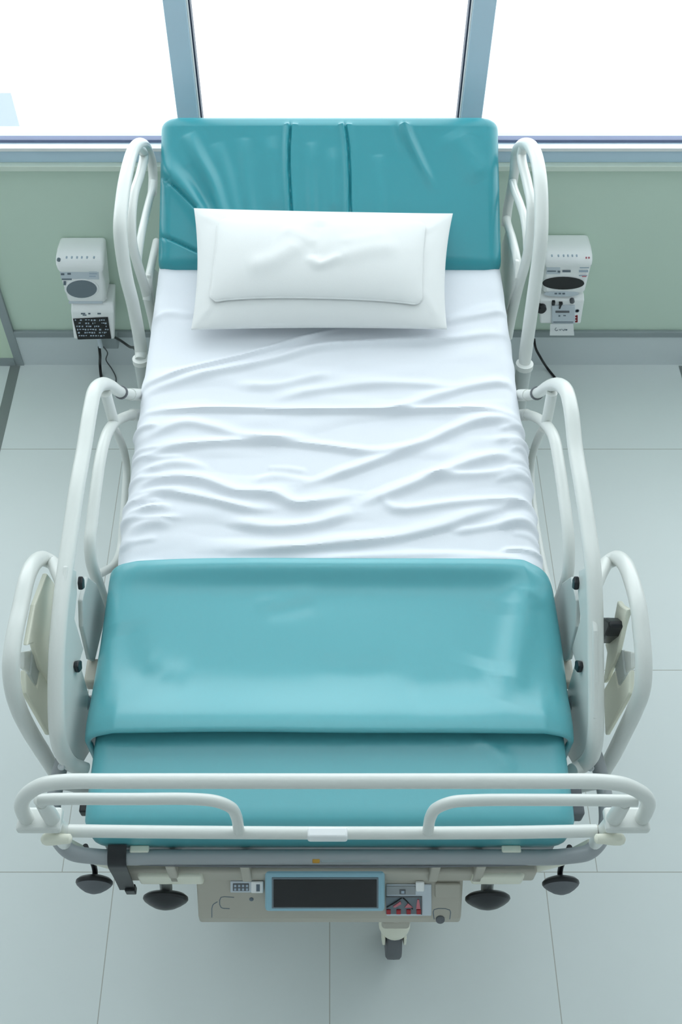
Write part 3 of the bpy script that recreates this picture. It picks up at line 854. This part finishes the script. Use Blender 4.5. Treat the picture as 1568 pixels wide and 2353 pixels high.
# bumper knobs (two lower, two outer)
def knob(u, v, z, r, stem_z, name, sm_):
    c = at_z(u, v, z)
    ax = V(0, -1, -.04); ax = ax/np.linalg.norm(ax)
    prof = [(-.013, r*.22), (-.0105, r*.55), (-.0065, r*.86), (-.002, r*.99), (.002, r*1.0), (.006, r*.93)]
    k = MB().lathe(c, ax, prof, 36).build(name, 'black', bed)
    prof2 = [(.006, r*.93), (.012, r*.74), (.018, r*.48), (.0215, r*.2), (.022, r*.06)]
    MB().lathe(c, ax, prof2, 36).build('cap', sm_[1], k)
    b = c - ax*.010
    e = V(b[0], b[1]+.020, stem_z)
    MB().tube([b+ax*.004, b - ax*.010 + V(0, 0, .008), e], sm_[2], n=14).build('stem', sm_[0], k)
    return k
knob(217, 2027, .60, .0365, .72, 'bumper_wheel', ('black', 'dkgrey', .0055))
knob(1289, 2029, .60, .0365, .72, 'bumper_wheel', ('black', 'dkgrey', .0055))
knob(381, 2064, .56, .0450, .63, 'bumper_wheel', ('railgrey', 'black', .0125))
knob(1121, 2064, .56, .0450, .63, 'bumper_wheel', ('railgrey', 'black', .0125))

# control box with display
A_, B_ = V(0, .678, .632), V(0, .620, .540)
dn = (B_-A_)/np.linalg.norm(B_-A_); cn = np.cross(V(1, 0, 0), dn); cn = cn if cn[2] > 0 else -cn
xb0, xb1 = -.262, .262
sec = [(.74, .655), (.712, .650), (.678, .632), (.620, .540), (.618, .514), (.74, .514)]
cbx = MB().slab([V(xb0, y, z) for y, z in sec], (1, 0, 0), 0, xb1-xb0).build('control_box', 'beige', bed, smooth=False, bevel=.006)
def on(u, v): return at_plane(u, v, A_, cn)
def quad(u0, v0, u1, v1): return [on(u0, v0), on(u1, v0), on(u1, v1), on(u0, v1)]
def qslab(u0, v0, u1, v1, t0, t1, name, m, parent, bevel=0):
    return MB().slab(quad(u0, v0, u1, v1), cn, t0, t1).build(name, m, parent, smooth=False, bevel=bevel)
DP = A_ + cn*.030
def dslab(u0, v0, u1, v1, t0, t1, name, m, parent, bevel=0):
    P = [at_plane(u, v, DP, cn) for u, v in ((u0, v0), (u1, v0), (u1, v1), (u0, v1))]
    return MB().slab(P, cn, t0, t1).build(name, m, parent, smooth=False, bevel=bevel)
bz_ = dslab(609, 2004, 885, 2097, -.032, 0, 'display', 'bezel', cbx, .007)
dslab(625, 2016, 870, 2087, -.001, .0012, 'display_edge', 'oval', bz_, .001)
dslab(629, 2020, 866, 2083, 0, .0022, 'screen', 'screen', bz_, .0005)
# left connector
cn1 = qslab(530, 2021, 606, 2047, 0, .006, 'connector', 'devgrey', cbx, .002)
qslab(536, 2025, 573, 2042, .005, .0075, 'socket', 'dkgrey', cn1, .001)
mk = MB()
for i in range(4):
    for j in range(2):
        mk.slab(quad(539+i*9, 2027+j*8, 544+i*9, 2032+j*8), cn, .007, .0082)
mk.build('pins', 'lprint', cn1, smooth=False)
qslab(578, 2019, 606, 2045, .0055, .010, 'plug', 'device', cn1, .002)
qslab(590, 2024, 598, 2040, .0095, .0105, 'plug_slot', 'print', cn1)
# screw, engraved lines, right panel
c = on(578, 2066)
MB().lathe(c, cn, [(-.001, .0042), (.0012, .0042), (.002, .0025)], 14).build('screw', 'print', cbx)
for chain in ([(538, 2062), (508, 2062), (508, 2085), (528, 2088)], [(500, 2072), (489, 2080), (487, 2108)], [(998, 2112), (998, 2090), (1034, 2091), (1034, 2112)]):
    MB().tube([on(*p) for p in chain], .0009, n=6, sub=3).build('panel_line', 'print', cbx)
rp = qslab(888, 2030, 992, 2102, 0, .004, 'side_panel', 'devgrey', cbx, .003)
qslab(888, 2032, 955, 2052, .0035, .006, 'upper_plate', 'frame', rp, .001)
qslab(918, 2039, 932, 2049, .0055, .0072, 'switch', 'dkgrey', rp, .0005)
qslab(922, 2041, 929, 2047, .0070, .0078, 'switch_face', 'lprint', rp)
qslab(887, 2056, 969, 2097, .0035, .0048, 'button_field', 'oval', rp, .001)
for a in ((887, 2056, 969, 2058), (967, 2056, 970, 2097)):
    qslab(*a, .004, .006, 'border', 'dkgrey', rp)
for i, u in enumerate((893, 916, 939, 962)):
    qslab(u-5, 2085, u+5, 2095, .0045, .008, 'button', 'red', rp, .001)
MB().tube([on(889, 2080)+cn*.006, on(905, 2070)+cn*.007, on(924, 2058)+cn*.006], .0012, n=6).build('wire', 'cable', rp)
MB().tube([on(926, 2058)+cn*.006, on(938, 2070)+cn*.006, on(948, 2084)+cn*.006], .0012, n=6).build('wire', 'cable', rp)
for q in ([(903, 2078), (920, 2066), (922, 2072), (908, 2080)], [(930, 2080), (938, 2070), (948, 2080)], [(959, 2062), (963, 2062), (966, 2083), (956, 2083)]):
    MB().slab([on(*p) for p in q], cn, .005, .0072).build('red_mark', 'pink', rp, smooth=False)
qslab(955, 2020, 975, 2042, .003, .010, 'clip', 'device', rp, .003)
qslab(1000, 2026, 1058, 2058, .0, .008, 'end_cover', 'beige', cbx, .003)
c = on(1012, 2112)
MB().lathe(c, (0, -.8, .6), [(-.004, .009), (.003, .009), (.006, .005)], 16).build('end_knob', 'dkgrey', cbx)

# lift columns and chassis on castors
ch = MB(); ch.box((-.20, .92, .16), (.20, 2.02, .215)); ch.box((-.34, .90, .165), (.34, .98, .21)); ch.box((-.34, 1.90, .165), (.34, 1.98, .21)); ch.box((.12, .70, .165), (.185, .95, .21))
chs = ch.build('chassis', 'beige', bed, smooth=False, bevel=.008)
for yy in (1.15, 1.75):
    MB().lathe(V(0, yy, .20), (0, 0, 1), [(0, .06), (.24, .06), (.24, .048), (.47, .048)], 24).build('lift_column', 'frame', bed)
def caster(x, y, top):
    R = .062
    cs = MB().lathe(V(x, y, R), (1, 0, 0), [(-.019, R*.62), (-.0185, R*.90), (-.014, R*.985), (0, R), (.014, R*.985), (.0185, R*.90), (.019, R*.62)], 36).build('caster', 'dkgrey', bed)
    MB().lathe(V(x, y, R), (1, 0, 0), [(-.0205, .030), (.0205, .030)], 20).build('hub', 'beige', cs)
    for q in (-1, 1):
        MB().slab([V(x+q*.025, y-.012, R-.014), V(x+q*.025, y+.016, R-.010), V(x+q*.025, y+.03, .13), V(x+q*.025, y-.035, .13), V(x+q*.025, y-.040, .10)], (1, 0, 0), -.003, .003).build('fork', 'cream', cs, smooth=False, bevel=.002)
    MB().lathe(V(x, y-.002, .125), (0, 0, 1), [(0, .034), (.012, .037), (.030, .034), (.042, .022), (top-.125, .020)], 24).build('swivel_housing', 'cream', cs)
    return cs
c0 = caster(.152, .722, .17)
for x, y in ((-.30, .94), (.30, 1.94), (-.30, 1.94)):
    caster(x, y, .17)
MB().tube([V(.152, .722, .20), V(.152, .74, .40), V(.152, .745, .53)], .02, n=14).build('foot_column', 'beige', bed)

# -------------------------------------------------- wall devices and cables
YD = 2.567
def device(x_top, x_bot, wt, wb, z0, z1, yf, name, label, group):
    """white wall unit, tapered to the bottom, with a sloping brow on top"""
    e = empty(name, (x_bot, YW, z0), label, 'medical device', group)
    rows = [(YW-.0002, z0, x_bot, wb), (yf+.004, z0, x_bot, wb), (yf, z0+.012, x_bot, wb)]
    for t in (.25, .5, .7):
        rows.append((yf, z0+(z1-z0)*t, x_bot+(x_top-x_bot)*t, wb+(wt-wb)*t))
    rows += [(yf-.006, z0+(z1-z0)*.78, x_top, wt), (yf-.004, z0+(z1-z0)*.90, x_top, wt), (yf+.014, z1-.003, x_top, wt*.99), (yf+.05, z1+.004, x_top, wt*.97), (YW-.0002, z1, x_top, wt*.95)]
    mb = MB(); n = len(rows)
    vs = [V(r[2]-r[3]/2, r[0], r[1]) for r in rows] + [V(r[2]+r[3]/2, r[0], r[1]) for r in rows]
    fs = [tuple(range(n)), tuple(range(2*n-1, n-1, -1))] + [(i, n+i, n+(i+1) % n, (i+1) % n) for i in range(n)]
    mb.add(vs, fs)
    body = mb.build('housing', 'device', e, bevel=.011, seg=4)
    return e, body
def ell(cu, cv, ru, rv, y, n=28):
    return [at_y(cu+ru*math.cos(t), cv+rv*math.sin(t), y) for t in np.linspace(0, 2*math.pi, n, endpoint=False)]
def fq(u0, v0, u1, v1, y):
    return [at_y(u0, v0, y), at_y(u1, v0, y), at_y(u1, v1, y), at_y(u0, v1, y)]
FNRM = V(0, -1, 0)
def fslab(pts, t0, t1, name, m, parent, bevel=0):
    return MB().slab(pts, FNRM, t0, t1).build(name, m, parent, smooth=False, bevel=bevel)

def marks(parent, items, y, t, name, m):
    mb = MB()
    for (u0, v0, u1, v1) in items: mb.slab(fq(u0, v0, u1, v1, y), FNRM, 0, t)
    return mb.build(name, m, parent, smooth=False)
r2 = random.Random(3)

# left upper unit
tp = at_y(181, 596, YD); bt = at_y(201, 698, YD)
e, hs = device(tp[0], bt[0], .150, .120, bt[2], tp[2]+.004, YD, 'wall_dispenser', 'white wall unit with grey oval window, left of the bed above the small keypad monitor', 'white units on the wall beside the bed')
fslab(ell(188, 663, 40, 23, YD), -.002, .002, 'oval_rim', 'device', e, .001)
fslab(ell(188, 663, 35, 20, YD), .0015, .0035, 'oval_window', 'oval', e)
fslab([at_y(137, 618, YD), at_y(226, 612, YD), at_y(228, 642, YD), at_y(140, 640, YD)], -.002, .0012, 'face_plate', 'devgrey', e, .001)
marks(e, [(166+k*7, 615, 170+k*7, 617) for k in range(5)] + [(168, 621, 196, 622)], YD-.0012, .001, 'small_print', 'print')
marks(e, [(205, 616+k*6, 205+r2.randint(14, 20), 618+k*6) for k in range(4)], YD-.0012, .001, 'small_print', 'lprint')
marks(e, [(140, 628, 148, 632), (155, 627, 163, 631), (142, 640, 165, 643), (146, 646, 152, 655)], YD-.001, .001, 'small_print', 'print')
c = at_y(135, 597, YD-.004); MB().lathe(c, FNRM, [(-.004, .0055), (.003, .0055), (.004, .004)], 14).build('sensor', 'oval', e)
for u in (153, 165, 177, 188, 200, 216):
    c = at_y(u, 592, YD-.005); MB().lathe(c, FNRM, [(-.004, .0028), (.002, .0028), (.003, .0018)], 10).build('indicator', 'lprint', e)
fslab(fq(158, 692, 236, 697, YD), 0, .0014, 'base_strip', 'devgrey', e)

# left lower keypad monitor
YL = 2.555
a = at_y(213, 716, YL); b = at_y(217, 782, YL)
e2 = empty('keypad_monitor', (b[0], YW, b[2]), 'small white wall monitor with dark keypad screen, left of the bed', 'monitor')
mb = MB()
wt, wb2 = .139, .136
rows = [(YW-.0002, b[2]+.01, b[0], wb2*.85), (YL+.01, b[2], b[0], wb2*.95), (YL, b[2]+.006, b[0], wb2), (YL, a[2], a[0], wt), (YL+.02, a[2]+.022, a[0], wt*.98), (YW-.0002, a[2]+.016, a[0], wt*.9)]
n = len(rows)
vs = [V(r[2]-r[3]/2, r[0], r[1]) for r in rows] + [V(r[2]+r[3]/2, r[0], r[1]) for r in rows]
fs = [tuple(range(n)), tuple(range(2*n-1, n-1, -1))] + [(i, n+i, n+(i+1) % n, (i+1) % n) for i in range(n)]
mb.add(vs, fs); mb.build('housing', 'device', e2, bevel=.010, seg=4)
scr = fslab([at_y(168, 732, YL), at_y(248, 728, YL), at_y(256, 777, YL), at_y(179, 779, YL)], 0, .003, 'screen', 'screen', e2, .001)
mb = MB()
for row in range(6):
    v = 734 + row*7.2
    u = 172 + row*1.8
    while u < 243 + row*1.6:
        w = r2.uniform(1.6, 5.0)
        if r2.random() < .72:
            mb.slab(fq(u, v, u+w, v+r2.uniform(1.6, 3.4), YL-.003), FNRM, 0, .0008)
        u += w + r2.uniform(1.0, 3.4)
mb.build('key_marks', 'lprint', scr, smooth=False)
marks(e2, [(186, 719, 196, 722), (190, 723, 199, 725), (203, 719, 208, 722), (224, 719, 232, 722)], YL, .001, 'small_print', 'print')
c = at_y(229, 786, 2.60)
MB().tube([c+V(0, 0, .02), c-V(0, 0, .022)], .0075, n=12, sub=3).build('plug', 'devgrey', e2)
# socket box behind it
c = at_y(253, 790, 2.63)
so = MB().box((c[0]-.026, 2.625, c[2]-.020), (c[0]+.026, YW-.008, c[2]+.03)).build('socket_box', 'trim', bevel=.003)
tag(so, 'small grey socket box on the baseboard beneath the keypad monitor', 'socket')
# cables
def cable(name, pts, r, m, label, cat='cable'):
    o = MB().tube(pts, r, n=8, sub=8).build(name, m); tag(o, label, cat); return o
c = at_y(228, 797, 2.60)
cable('power_cable', [c, at_y(230, 815, 2.60), at_z(230, 840, .03), at_z(232, 862, .006), at_z(238, 884, .006), at_z(262, 897, .006), at_z(300, 907, .006), at_z(345, 908, .006), at_z(420, 900, .006)], .0048, 'cable', 'thick black cable hanging from the keypad monitor to the floor')
c = at_y(238, 797, 2.61)
cable('signal_cable', [c, at_y(247, 810, 2.62), at_y(244, 828, 2.64), at_z(256, 846, .003), at_z(266, 866, .003), at_z(268, 884, .003), at_z(280, 892, .003), at_z(310, 897, .003), at_z(420, 890, .003)], .0022, 'greycable', 'thin grey cable curling from the keypad monitor to the floor')
cable('bed_cable', [at_y(264, 775, 2.60), at_y(278, 783, 2.55), at_y(295, 795, 2.48), at_x(316, 812, -.53), at_x(326, 835, -.515)], .0042, 'cable', 'black cable running from the keypad monitor to the left head rail')

# right upper unit
tp = at_y(1309, 590, YD); bt = at_y(1296, 676, YD)
e3, hs = device(tp[0], bt[0], .150, .132, bt[2], tp[2]+.004, YD, 'wall_dispenser', 'white wall unit with black oval window, right of the bed', 'white units on the wall beside the bed')
fslab(ell(1295, 650, 48, 14, YD), .000, .003, 'oval_window', 'screen', e3)
fslab(ell(1291, 675, 40, 6, YD), -.002, .0015, 'lower_slot', 'devgrey', e3)
marks(e3, [(1275+k*9, 673, 1281+k*9, 676) for k in range(3)], YD-.0015, .001, 'small_print', 'print')
fslab(fq(1297, 606, 1359, 610, YD), 0, .0012, 'face_line', 'lprint', e3)
fslab(fq(1256, 610, 1288, 630, YD), -.001, .0010, 'face_plate', 'devgrey', e3, .001)
marks(e3, [(1258, 622, 1278, 624), (1282, 622, 1288, 626), (1293, 621, 1312, 625)], YD-.001, .0012, 'small_print', 'print')
marks(e3, [(1333, 614, 1354, 616), (1331, 621, 1352, 625), (1331, 632, 1350, 634)], YD-.0005, .001, 'small_print', 'lprint')
marks(e3, [(1346, 590, 1350, 594), (1352, 590, 1356, 594), (1338, 634, 1348, 636)], YD-.006, .001, 'red_print', 'pink')
for u in (1269, 1284, 1296, 1306, 1316, 1326):
    c = at_y(u, 588, YD-.005); MB().lathe(c, FNRM, [(-.004, .0026), (.002, .0026), (.003, .0016)], 10).build('indicator', 'lprint', e3)

# right lower unit with knobs and paper tag
a = at_y(1292, 690, YL+.01); b = at_y(1288, 746, YL+.01); YR = YL+.01
e4 = empty('flow_regulator', (b[0], YW, b[2]), 'small white wall unit with black knob and red print, right of the bed', 'medical device')
mb = MB()
rows = [(YW-.0002, b[2]+.005, b[0], .125), (YR+.008, b[2], b[0], .130), (YR, b[2]+.006, b[0], .133), (YR, a[2], a[0], .142), (YR+.016, a[2]+.012, a[0], .142), (YW-.0002, a[2]+.012, a[0], .13)]
n = len(rows)
vs = [V(r[2]-r[3]/2, r[0], r[1]) for r in rows] + [V(r[2]+r[3]/2, r[0], r[1]) for r in rows]
fs = [tuple(range(n)), tuple(range(2*n-1, n-1, -1))] + [(i, n+i, n+(i+1) % n, (i+1) % n) for i in range(n)]
mb.add(vs, fs); mb.build('housing', 'device', e4, bevel=.008, seg=3)
fp = fslab(fq(1268, 700, 1322, 742, YR), 0, .006, 'face_plate', 'devgrey', e4, .003)
marks(fp, [(1277, 714, 1309, 718)], YR-.006, .002, 'slot', 'dkgrey')
marks(fp, [(1284, 724, 1288, 727), (1295, 724, 1301, 726), (1272, 739, 1318, 740.5)], YR-.006, .001, 'small_print', 'print')
c = at_y(1244, 706, YR); MB().lathe(c, FNRM, [(-.004, .016), (.012, .016), (.018, .011)], 20).build('knob', 'black', e4)
c = at_y(1272, 694, YR); MB().box((c[0]-.005, YR-.010, c[2]-.007), (c[0]+.005, YR+.01, c[2]+.007)).build('tap', 'black', e4, bevel=.002)
c = at_y(1288, 697, YR); MB().slab([c+V(-.006, 0, .008), c+V(.006, 0, .008), c+V(.003, 0, 0), c+V(.001, 0, -.014), c+V(-.003, 0, -.014), c+V(-.003, 0, 0)], FNRM, 0, .012).build('tap', 'black', e4, bevel=.001)
c = at_y(1315, 690, YR); MB().lathe(c, FNRM, [(-.004, .0075), (.008, .0075), (.012, .004)], 16).build('valve', 'dkgrey', e4)
c = at_y(1327, 714, YR)
MB().lathe(c, FNRM, [(0, .0065), (.0015, .0065), (.0015, .0045), (0, .0045)], 18).build('round_mark', 'print', e4)
marks(e4, [(1316+k*.4, 725+k*6, 1327, 728.5+k*6) for k in range(3)] + [(1314, 726, 1317, 742), (1325, 724, 1328, 740)], YR, .001, 'red_print', 'red')
pt = fslab([at_y(1265, 744, YR-.008), at_y(1318, 744, YR-.008), at_y(1320, 770, YR-.008), at_y(1264, 770, YR-.008)], 0, .002, 'paper_tag', 'paper', e4)
sc = MB()
for us in ([(1279, 753), (1276, 757), (1279, 760), (1283, 758)], [(1286, 757), (1288, 759), (1291, 756)], [(1293, 757), (1296, 760), (1299, 756)]):
    sc.tube([at_y(u, v, YR-.011) for u, v in us], .0009, n=6, sub=4)
c = at_y(1302, 758, YR-.011); sc.box((c[0]-.003, YR-.012, c[2]-.002), (c[0]+.003, YR-.010, c[2]+.002))
sc.build('handwriting', 'print', pt)
cable('power_cable', [at_y(1228, 778, 2.62), at_y(1231, 798, 2.60), at_y(1243, 822, 2.60), at_z(1260, 848, .008), at_z(1280, 874, .006), at_z(1285, 888, .006), at_z(1262, 893, .006), at_z(1234, 905, .006), at_z(1195, 908, .006), at_z(1110, 900, .006)], .0042, 'cable', 'black cable running down to the floor right of the bed')

# ------------------------------------------------------------------- lights
w = bpy.data.worlds.new('world'); scene.world = w; w.use_nodes = True
bg = w.node_tree.nodes['Background']; bg.inputs[0].default_value = (.93, .98, 1.0, 1); bg.inputs[1].default_value = 2.6
def area(name, loc, rot, sx, sy, P, col):
    l = bpy.data.lights.new(name, 'AREA'); l.shape = 'RECTANGLE'; l.size = sx; l.size_y = sy; l.energy = P; l.color = col
    o = bpy.data.objects.new(name, l); COL.objects.link(o); o.location = loc; o.rotation_euler = rot
    return l
area('ceiling_light', (0, 1.5, 3.17), (0, 0, 0), 2.4, 1.2, 6, (.90, .97, 1.0))
pt_ = area('window_portal', (0, YW+.1, 2.0), (-math.pi/2, 0, 0), X1-X0, 2.2, 1, (1, 1, 1))
pt_.cycles.is_portal = True
